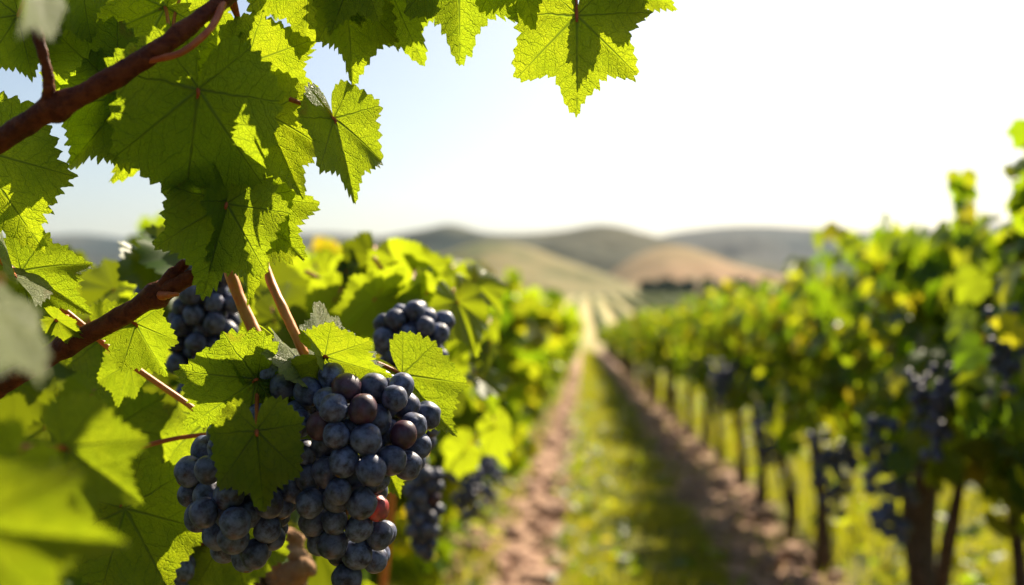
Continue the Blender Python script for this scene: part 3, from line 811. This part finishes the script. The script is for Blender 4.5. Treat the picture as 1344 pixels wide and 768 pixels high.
def bunch_generic(label, top, h, w, n, seed, group=None, kindp=.04, tilt=(0, 0)):
    """hanging conical bunch, top = (px, py, d); h, w in metres"""
    r0 = np.random.default_rng(seed)
    t = P(*top)
    zz = r0.beta(1.3, 1.6, n); rr = np.sqrt(r0.uniform(0, 1, n)) * w * .5 * (1 - .72 * zz) ; a = r0.uniform(0, 6.28, n)
    p = np.stack([rr * np.cos(a) + tilt[0] * zz, rr * np.sin(a) + tilt[1] * zz, -.012 - zz * h], -1) + np.array(t)
    rad = BR * r0.uniform(.9, 1.05, n)
    ax = np.array(t)
    def pull(q):
        d = ax[None] - q; d[:, 2] = 0; return d
    p = relax(p, rad, 0, 160, pull=pull)
    kinds = [1 if r0.uniform() < kindp else 0 for _ in range(n)]
    e = empty('grape_bunch', t); tag(e, label, 'grape bunch', group)
    add_berries(e, p, rad, kinds, seed)
    v, f = tube([t + Vector((-.01, .10, .012)), t + Vector((-.003, .03, .008)), t, t - Vector((0, 0, h * .5)), t - Vector((0, 0, h * .9))], [.0022, .0022, .002, .0016, .001], 8, 6, .06, seed)
    obj('stalk', v, f, M_STEMT, e)
    return e
bunch_generic('blurred dark grape bunch hanging behind the hanging pair of leaves', (270, 345, .80), .085, .10, 60, 7)
bunch_generic('slightly blurred grape bunch behind the upper right of the main bunch', (540, 436, .80), .06, .135, 78, 8)
bunch_generic('blurred grape bunch low behind the tail of the main bunch', (556, 612, 1.2), .075, .075, 42, 9)
bunch_generic('small blurred grape bunch at left behind the fork of the cane', (205, 350, .90), .04, .05, 16, 10)
bunch_generic('small dark grape bunch at the bottom edge under the left bunch', (228, 735, .72), .06, .05, 20, 12)

# ------------------------------------------------------------------ weathered spurs near the lens
W = empty('old_vine', (P(385, 700, .86).x - .05, P(385, 700, .86).y + .08, -.02)); tag(W, 'stub of weathered tan old wood behind the bottom of the two near bunches', 'vine')
b0 = Vector(W.location); top = P(372, 716, .86)
v, f = tube([b0, b0 * .6 + top * .4 + Vector((-.03, 0, 0)), P(368, 830, .86), P(370, 765, .86), P(374, 728, .86), P(380, 700, .865)], [.034, .028, .021, .019, .019, .013], 14, 10, .16, 3, .08)
obj('trunk', v, f, M_OLD, W)
v, f = tube([P(376, 760, .85), P(394, 748, .842), P(408, 742, .84)], [.013, .011, .008], 12, 8, .22, 4, .1)
obj('spur', v, f, M_OLD, W)
v, f = tube([P(356, 800, .85), P(300, 770, .80), P(262, 742, .76), P(264, 712, .74), P(274, 690, .72)], [.013, .012, .013, .010, .007], 12, 8, .2, 5, .12)
obj('spur', v, f, M_CANE, W)

# ------------------------------------------------------------------ row vines
def leaf_template(seed, n=13):
    o = outline(seed, 1.0, 0.0, 60)
    idx = np.linspace(0, len(o) - 1, 26).astype(int)
    o = o[idx]; o = o * (1 + .07 * np.where(np.arange(len(o)) % 2 == 0, 1, -1))[:, None]
    mid = o * .5
    pts = np.vstack([[0, 0], mid, o]); x, y = pts[:, 0], pts[:, 1]; rr = np.hypot(x, y)
    z = .2 * np.abs(x) - .2 * rr ** 2 + .06 * np.sin(4 * np.arctan2(x, y)) * rr
    N = len(o); j = np.arange(N); j2 = (j + 1) % N
    tri = np.stack([np.zeros(N, int), 1 + j2, 1 + j], -1)
    q = np.stack([1 + j, 1 + j2, 1 + N + j2, 1 + N + j], -1)
    return np.stack([x, y, z], -1), q, tri
TPL = [leaf_template(k) for k in (1, 2, 3)]
def unit(a): return a / (np.linalg.norm(a, axis=-1, keepdims=True) + 1e-9)
def scatter_leaves(pos, nrm, tip, size, tpl=TPL, r0=rng):
    """a mesh of many leaves: pos, normal, tip direction (n,3), size (n)"""
    parts = []; which = r0.integers(0, len(tpl), len(pos))
    for k, (v, q, tri) in enumerate(tpl):
        s = which == k
        if not s.any(): continue
        n_ = unit(nrm[s]); y_ = unit(tip[s] - n_ * (tip[s] * n_).sum(1)[:, None]); x_ = np.cross(y_, n_)
        W = pos[s][:, None] + size[s][:, None, None] * (v[None, :, :1] * x_[:, None] + v[None, :, 1:2] * y_[:, None] + v[None, :, 2:] * n_[:, None])
        m = s.sum(); off = (np.arange(m) * len(v))[:, None, None]
        parts.append((W.reshape(-1, 3), [(q[None] + off).reshape(-1, 4), (tri[None] + off).reshape(-1, 3)]))
    return merge(parts)

def foliage_points(r0, n, z0, z1, half, wid, top_shoots=5, shoot_h=.28, even=False):
    """positions inside an uneven hedge-like crown made of clumps"""
    nc = 34
    cc = np.stack([r0.normal(0, wid * .55, nc), r0.uniform(-half, half, nc), r0.uniform(z0, z1, nc)], -1)
    if even:
        nc = 60; gy = np.repeat(np.arange(10), 6); gk = np.tile(np.arange(6), 10)
        cc = np.stack([r0.normal(0, wid * .6, nc), (gy + r0.uniform(0, 1, nc)) / 10 * 2 * half - half, z0 + (gk + r0.uniform(0, 1, nc)) / 6 * (z1 - z0)], -1)
    cr = r0.uniform(.12, .24, nc) * (.8 if even else 1)
    k = r0.integers(0, nc, n)
    d = unit(r0.normal(size=(n, 3))) * (r0.uniform(.25, 1, n) ** .6)[:, None]
    p = cc[k] + d * cr[k][:, None]
    out = d * np.array([1.2, .5, .6]) + np.stack([np.sign(p[:, 0]) * .6, np.zeros(n), np.zeros(n)], -1)
    stems = []
    for q in range(top_shoots):
        x, y = r0.normal(0, wid * .5), r0.uniform(-half, half); m = 9
        h = np.linspace(0, r0.uniform(.5, 1) * shoot_h, m); dirn = r0.normal(0, .35, 2)
        c0 = np.stack([x + h * dirn[0], y + h * dirn[1], z1 - .12 + (h / h[-1]) * (h[-1] + .12)], -1)
        stems.append(tube(c0[::4], [.0055, .0045, .003], 5, 4, 0, q))
        pp = np.stack([x + h * dirn[0], y + h * dirn[1], z1 + h], -1) + r0.normal(0, .013, (m, 3))
        p = np.vstack([p, pp]); out = np.vstack([out, unit(r0.normal(size=(m, 3)))])
    return p, out, stems

def make_vine(seed, n=1250, z0=.78, z1=1.27, wid=.25, half=.62, shoots=4, leaf_size=(.038, .068), trunk_r=.032, lean=0.0, shoot_h=.15, even=False):
    """meshes at the origin: trunk, cordon, foliage"""
    r0 = np.random.default_rng(seed)
    h = min(z0, .72) + .06
    tr = tube([(0, 0, -.05), (.015 * r0.normal(), .02 * r0.normal(), h * .35), (.03 * r0.normal() + lean * .5, .03 * r0.normal(), h * .7), (lean, 0, h)],
              [trunk_r * 1.25, trunk_r, trunk_r * .85, trunk_r * .95], 12, 10, .16, seed, .07)
    if r0.uniform() < .6 or trunk_r > .045:
        s = r0.choice((-1, 1))
        tr = merge([tr] + [tube([(0, 0, .12), (.03, q * .16, h * .45), (.02, q * .26, h * .8), (0, q * .33, h + .1)], [trunk_r * .55, trunk_r * .45, trunk_r * .42, trunk_r * .3], 9, 8, .16, seed, .06) for q in ((-1, 1) if trunk_r > .045 else (s,))])
    cps = []
    for s in (-1, 1):
        cps.append(tube([(lean, 0, h - .03), (lean * .8, s * .12, h + .05), (.02 * r0.normal(), s * .35, h + .06), (.02 * r0.normal(), s * .6, h + .07)], [trunk_r * .7, trunk_r * .62, trunk_r * .5, trunk_r * .35], 9, 8, .15, seed + s, .05))
    for q in range(7):
        y = r0.uniform(-.55, .55); cps.append(tube([(0, y, h + .05), (r0.normal(0, .06), y + r0.normal(0, .05), h + .4), (r0.normal(0, .12), y + r0.normal(0, .1), z1)], [.006, .005, .003], 6, 6, .05, seed + q))
    p, out, stems = foliage_points(r0, n, z0, z1, half, wid, shoots, shoot_h, even)
    m = len(p)
    nrm = unit(out * .35 + r0.normal(0, .45, (m, 3)) + np.array([.15, 0, .25]) + np.array([0, .75, 0]) * r0.choice((-1, 1), (m, 1))) if even else unit(out + r0.normal(0, .55, (m, 3)) + np.array([0, 0, .35]))
    tip = np.stack([r0.normal(0, .5, m), r0.normal(0, .5, m), -np.ones(m)], -1) + out * .5
    size = r0.uniform(*leaf_size, m)
    fv, ff = scatter_leaves(p, nrm, tip, size, r0=r0)
    cv, cf = merge(cps + stems)
    return dict(trunk=make_mesh('trunk', tr[0], tr[1], M_BARK), cordon=make_mesh('cordon', cv, cf, M_CANE), foliage=make_mesh('foliage', fv, ff, M_ROW))

VAR = [make_vine(700 + k, trunk_r=r, lean=l) for k, (r, l) in enumerate(((.03, .04), (.036, -.03), (.026, .06), (.032, 0), (.03, -.05)))]
LOW = [make_vine(760 + k, n=1300, z0=.35, z1=.92, wid=.24, shoots=3, shoot_h=.12) for k in range(2)]
LUSH = [make_vine(740 + k, n=1750, z0=.55, z1=1.27, wid=.32, leaf_size=(.042, .075), shoots=6, shoot_h=.14, even=True) for k in range(4)]
TALL = make_vine(780, n=1500, z0=.76, z1=1.30, wid=.27, shoots=5, shoot_h=.16, trunk_r=.046)
EDGE = make_vine(781, n=1400, z0=.78, z1=1.28, wid=.27, half=.5, shoots=7, shoot_h=.27, trunk_r=.04)

def place_vine(var, x, y, rz, label, group, sc=1.0):
    e = empty('grapevine', (x, y, ground_at(x, y)), rz, sc); tag(e, label, 'grapevine', group)
    for nm in ('trunk', 'cordon', 'foliage'): obj_me(nm, var[nm], e)
    return e
XL, XR = -.70, 1.12
r1 = random.Random(4)
GL, GR = 'vines of the left row', 'vines of the right row'
# left row
near_left = {0: 'low bushy vine nearest the lens at the left, behind the near leaves', 1: 'low vine behind the two near grape bunches in the left row',
             2: 'tall lit vine just behind the upper right of the main bunch in the left row', 3: 'sunlit vine second past the main bunch in the left row'}
yv = .95
for k in range(46):
    var = LOW[k % 2] if k < 2 else LUSH[r1.randrange(4)]
    lab = near_left.get(k, 'sunlit vine farther down the left row, one of many merging into a green hedge')
    place_vine(var, XL + r1.uniform(-.05, .05) - (.12 if k == 0 else 0), yv, r1.choice((0, math.pi)) + r1.uniform(-.08, .08), lab, GL, r1.uniform(.95, 1.06))
    yv += (1.0 if k < 2 else 1.12) + r1.uniform(-.1, .1)
# right row
near_right = {0: 'tallest vine at the right edge with shoots reaching above the hills', 1: 'vine with the thickest dark trunk at bottom right', 2: 'vine with a thin leaning trunk left of the thickest trunk',
              3: 'vine fourth from the right edge in the shaded right row', 4: 'vine fifth from the right edge in the shaded right row'}
ry = [2.35, 3.25, 4.7, 5.5, 6.4, 7.35]
while len(ry) < 46: ry.append(ry[-1] + 1.12 + r1.uniform(-.12, .12))
for k, yv in enumerate(ry):
    var = EDGE if k == 0 else TALL if k == 1 else VAR[r1.randrange(5)]
    lab = near_right.get(k, 'shaded vine farther down the right row, one of many merging into a dark green hedge')
    place_vine(var, XR + r1.uniform(-.04, .04), yv, r1.choice((0, math.pi)) + r1.uniform(-.08, .08), lab, GR, r1.uniform(.95, 1.05))
for (x, yy) in ((XL - .1, -.45), (XL, -1.55), (XL, -2.4), (XR, 1.15), (XR, 0.0), (XR, -1.15), (XR, -2.3)):
    place_vine(VAR[r1.randrange(5)], x, yy, 0, 'vine of the same rows, standing beside and behind the lens', 'vines beside the lens')
# the next row on either side
for xr, y0, lab, g, n in ((XR + 2.1, 4.0, 'vine of the next row, glimpsed between the trunks of the right row', 'vines of the row beyond the right row', 24),
                          (XL - 2.0, 4.5, 'vine of the next row, glimpsed over the low vines at left', 'vines of the row beyond the left row', 24)):
    yv = y0
    for k in range(n):
        place_vine(VAR[r1.randrange(5)], xr + r1.uniform(-.05, .05), yv, r1.choice((0, math.pi)), lab, g, r1.uniform(.8, .9) if xr < 0 else .95)
        yv += 1.15 + r1.uniform(-.1, .1)

# bunches on the rows: one mesh each, too small and blurred to show berries
def bunch_mesh(seed, h=.17, w=.11, n=46):
    r0 = np.random.default_rng(seed)
    zz = r0.beta(1.2, 1.5, n); rr = np.sqrt(r0.uniform(0, 1, n)) * w * .5 * (1 - .7 * zz); a = r0.uniform(0, 6.28, n)
    p = np.stack([rr * np.cos(a), rr * np.sin(a), -zz * h], -1); rad = np.full(n, .0095)
    p = relax(p, rad, 0, 80)
    th = np.linspace(0, math.pi, 9); ph = np.linspace(0, 2 * math.pi, 12, endpoint=False); T, Q = np.meshgrid(th, ph, indexing='ij')
    d = np.stack([np.sin(T) * np.cos(Q), np.sin(T) * np.sin(Q), np.cos(T)], -1).reshape(-1, 3)
    i = np.arange(8)[:, None] * 12; j = np.arange(12)[None]; j2 = (j + 1) % 12
    f = np.stack([i + j, i + 12 + j, i + 12 + j2, i + j2], -1).reshape(-1, 4)
    v, fs = merge([(c + d * r, [f]) for c, r in zip(p, rad)])
    return make_mesh('grape_bunch', v, fs, M_GRAPE)
BM = [bunch_mesh(k) for k in (1, 2, 3)]
def row_bunch(px, py, d, sc, lab, g):
    o = obj_me('grape_bunch', BM[r1.randrange(3)], None, Matrix.Translation(P(px, py, d)) @ Matrix.Rotation(r1.uniform(0, 6), 4, 'Z') @ Matrix.Scale(sc, 4))
    tag(o, lab, 'grape bunch', g)
for (px, py, d, sc, lab) in ((1168, 545, 2.40, 1.75, 'largest blurred dark bunch hanging beside the thickest trunk on the right'), (1228, 480, 2.08, 1.2, 'dark bunch in the right row just above the thickest trunk'),
                             (1096, 570, 2.95, 1.5, 'dark pointed bunch hanging low against lit grass in the right row'), (1318, 405, 1.75, .95, 'dark bunch high at the right edge of the frame'),
                             (1005, 535, 4.1, 1.5, 'dark bunch hanging low left of the pointed bunch in the right row'), (948, 472, 5.2, 1.5, 'dark bunch deep in the shaded right row near the far end')):
    row_bunch(px, py, d, sc, lab, 'bunches on the right row')
for (px, py, d, sc, lab) in ((618, 415, 1.75, .62, 'small slanting blurred bunch high in the left row'), (612, 585, 1.75, .8, 'blurred bunch low in the left row right of the main bunch'),
                             (640, 590, 2.3, .8, 'smaller blurred bunch low in the left row nearest the path'), (545, 400, 1.3, .7, 'dark bunch in shade above the grapes in the left row')):
    row_bunch(px, py, d, sc, lab, 'bunches on the left row')

# ------------------------------------------------------------------ grass, weeds, clods
def grass(name, boxes, mat):
    PS = []
    for (x0, x1, y0, y1, n, h0, h1, w) in boxes:
        x = rng.uniform(x0, x1, n); y = y0 + (y1 - y0) * rng.uniform(0, 1, n) ** 1.5
        keep = lump(x, y, 6.0, 9) + rng.normal(0, .5, n) > -.35
        x, y = x[keep], y[keep]; m = len(x)
        PS.append(np.stack([x, y, gz(y) - .01, rng.uniform(h0, h1, m) * (1 + .4 * lump(x, y, 4.0, 12)), np.full(m, w)], -1))
    Q = np.vstack(PS); m = len(Q)
    a = rng.uniform(0, 6.28, m); lean = rng.uniform(.1, .7, m); b = rng.uniform(0, 6.28, m)
    side = np.stack([np.cos(a), np.sin(a), 0 * a], -1) * (Q[:, 4] * rng.uniform(.6, 1.4, m))[:, None]
    ld = np.stack([np.cos(b), np.sin(b), 0 * b], -1) * (lean * Q[:, 3])[:, None]
    up = np.zeros((m, 3)); up[:, 2] = Q[:, 3]
    base = Q[:, :3]
    V = np.stack([base - side, base + side, base + up * .55 + ld * .35 - side * .8, base + up * .55 + ld * .35 + side * .8, base + up * (1 - .3 * lean)[:, None] + ld], 1).reshape(-1, 3)
    o = (np.arange(m) * 5)[:, None]
    q = o + np.array([0, 1, 3, 2]); t3 = o + np.array([2, 3, 4])
    return tag(obj(name, V, [q, t3], mat), kind='stuff')
g = grass('grass', [(-.10, .66, 3.0, 16, 26000, .035, .09, .003), (-.08, .62, 16, 62, 15000, .05, .11, .007), (1.2, 3.2, 2.0, 24, 34000, .08, .22, .004), (3.2, 8, 3, 40, 20000, .1, .25, .008),
                    (-2.6, -.8, 1.2, 30, 16000, .06, .18, .004), (-9, -2.8, 3, 45, 16000, .1, .25, .008), (.66, 1.2, 3, 30, 2200, .04, .10, .003), (-.9, -.38, 3, 30, 6000, .05, .14, .003)], M_GRASS)
tag(g, 'short green and yellowing grass in the alley between the vine rows', 'grass')
n = 10400
x = np.r_[rng.uniform(-.2, .7, 2600), rng.uniform(1.15, 2.6, 5600), rng.uniform(-1.0, -.40, 2200)]; y = 3 + 20 * rng.uniform(0, 1, n) ** 1.6
k = lump(x, y, 7.0, 14) > -.1; x, y = x[k], y[k]; m = len(x)
v, f = scatter_leaves(np.stack([x, y, gz(y) + np.where((x > 1.1) | (x < -.38), rng.uniform(.02, 1, m) ** 2 * .34, rng.uniform(.01, .09, m))], -1), np.stack([rng.normal(0, .5, m), rng.normal(0, .5, m), np.ones(m)], -1), rng.normal(size=(m, 3)), rng.uniform(.014, .05, m))
tag(obj('weeds', v, f, M_ROW), 'low broad-leaved weeds among the alley grass', 'weeds', kind='stuff')
parts = []
for q in range(1500):
    xx = rng.uniform(-.7, -.15) if q % 2 else rng.uniform(.62, 1.15); yy = 3 + 26 * rng.uniform() ** 1.7
    s = rng.uniform(.008, .04) * (1 + .8 * (rng.uniform() < .06))
    parts.append(blob((xx, yy, gz(yy) + s * .3), (s, s * rng.uniform(.7, 1.2), s * .65), 3000 + q, 6))
for q in range(110):
    xx = rng.uniform(-.58, -.1) if q % 2 else rng.uniform(.62, 1.1); yy = 3.5 + 12 * rng.uniform() ** 1.4; s = rng.uniform(.035, .085)
    parts.append(blob((xx, yy, gz(yy) + s * .2), (s, s * rng.uniform(.7, 1.3), s * .55), 6000 + q, 8))
v, f = merge(parts)
M_CLOD = bark('dry_soil_clods', (.28, .165, .115), (.46, .30, .22), 40, .95, .6, .01)
tag(obj('soil_clods', v, f, M_CLOD), 'dry crumbly soil clods under the vine rows', 'soil', kind='stuff')
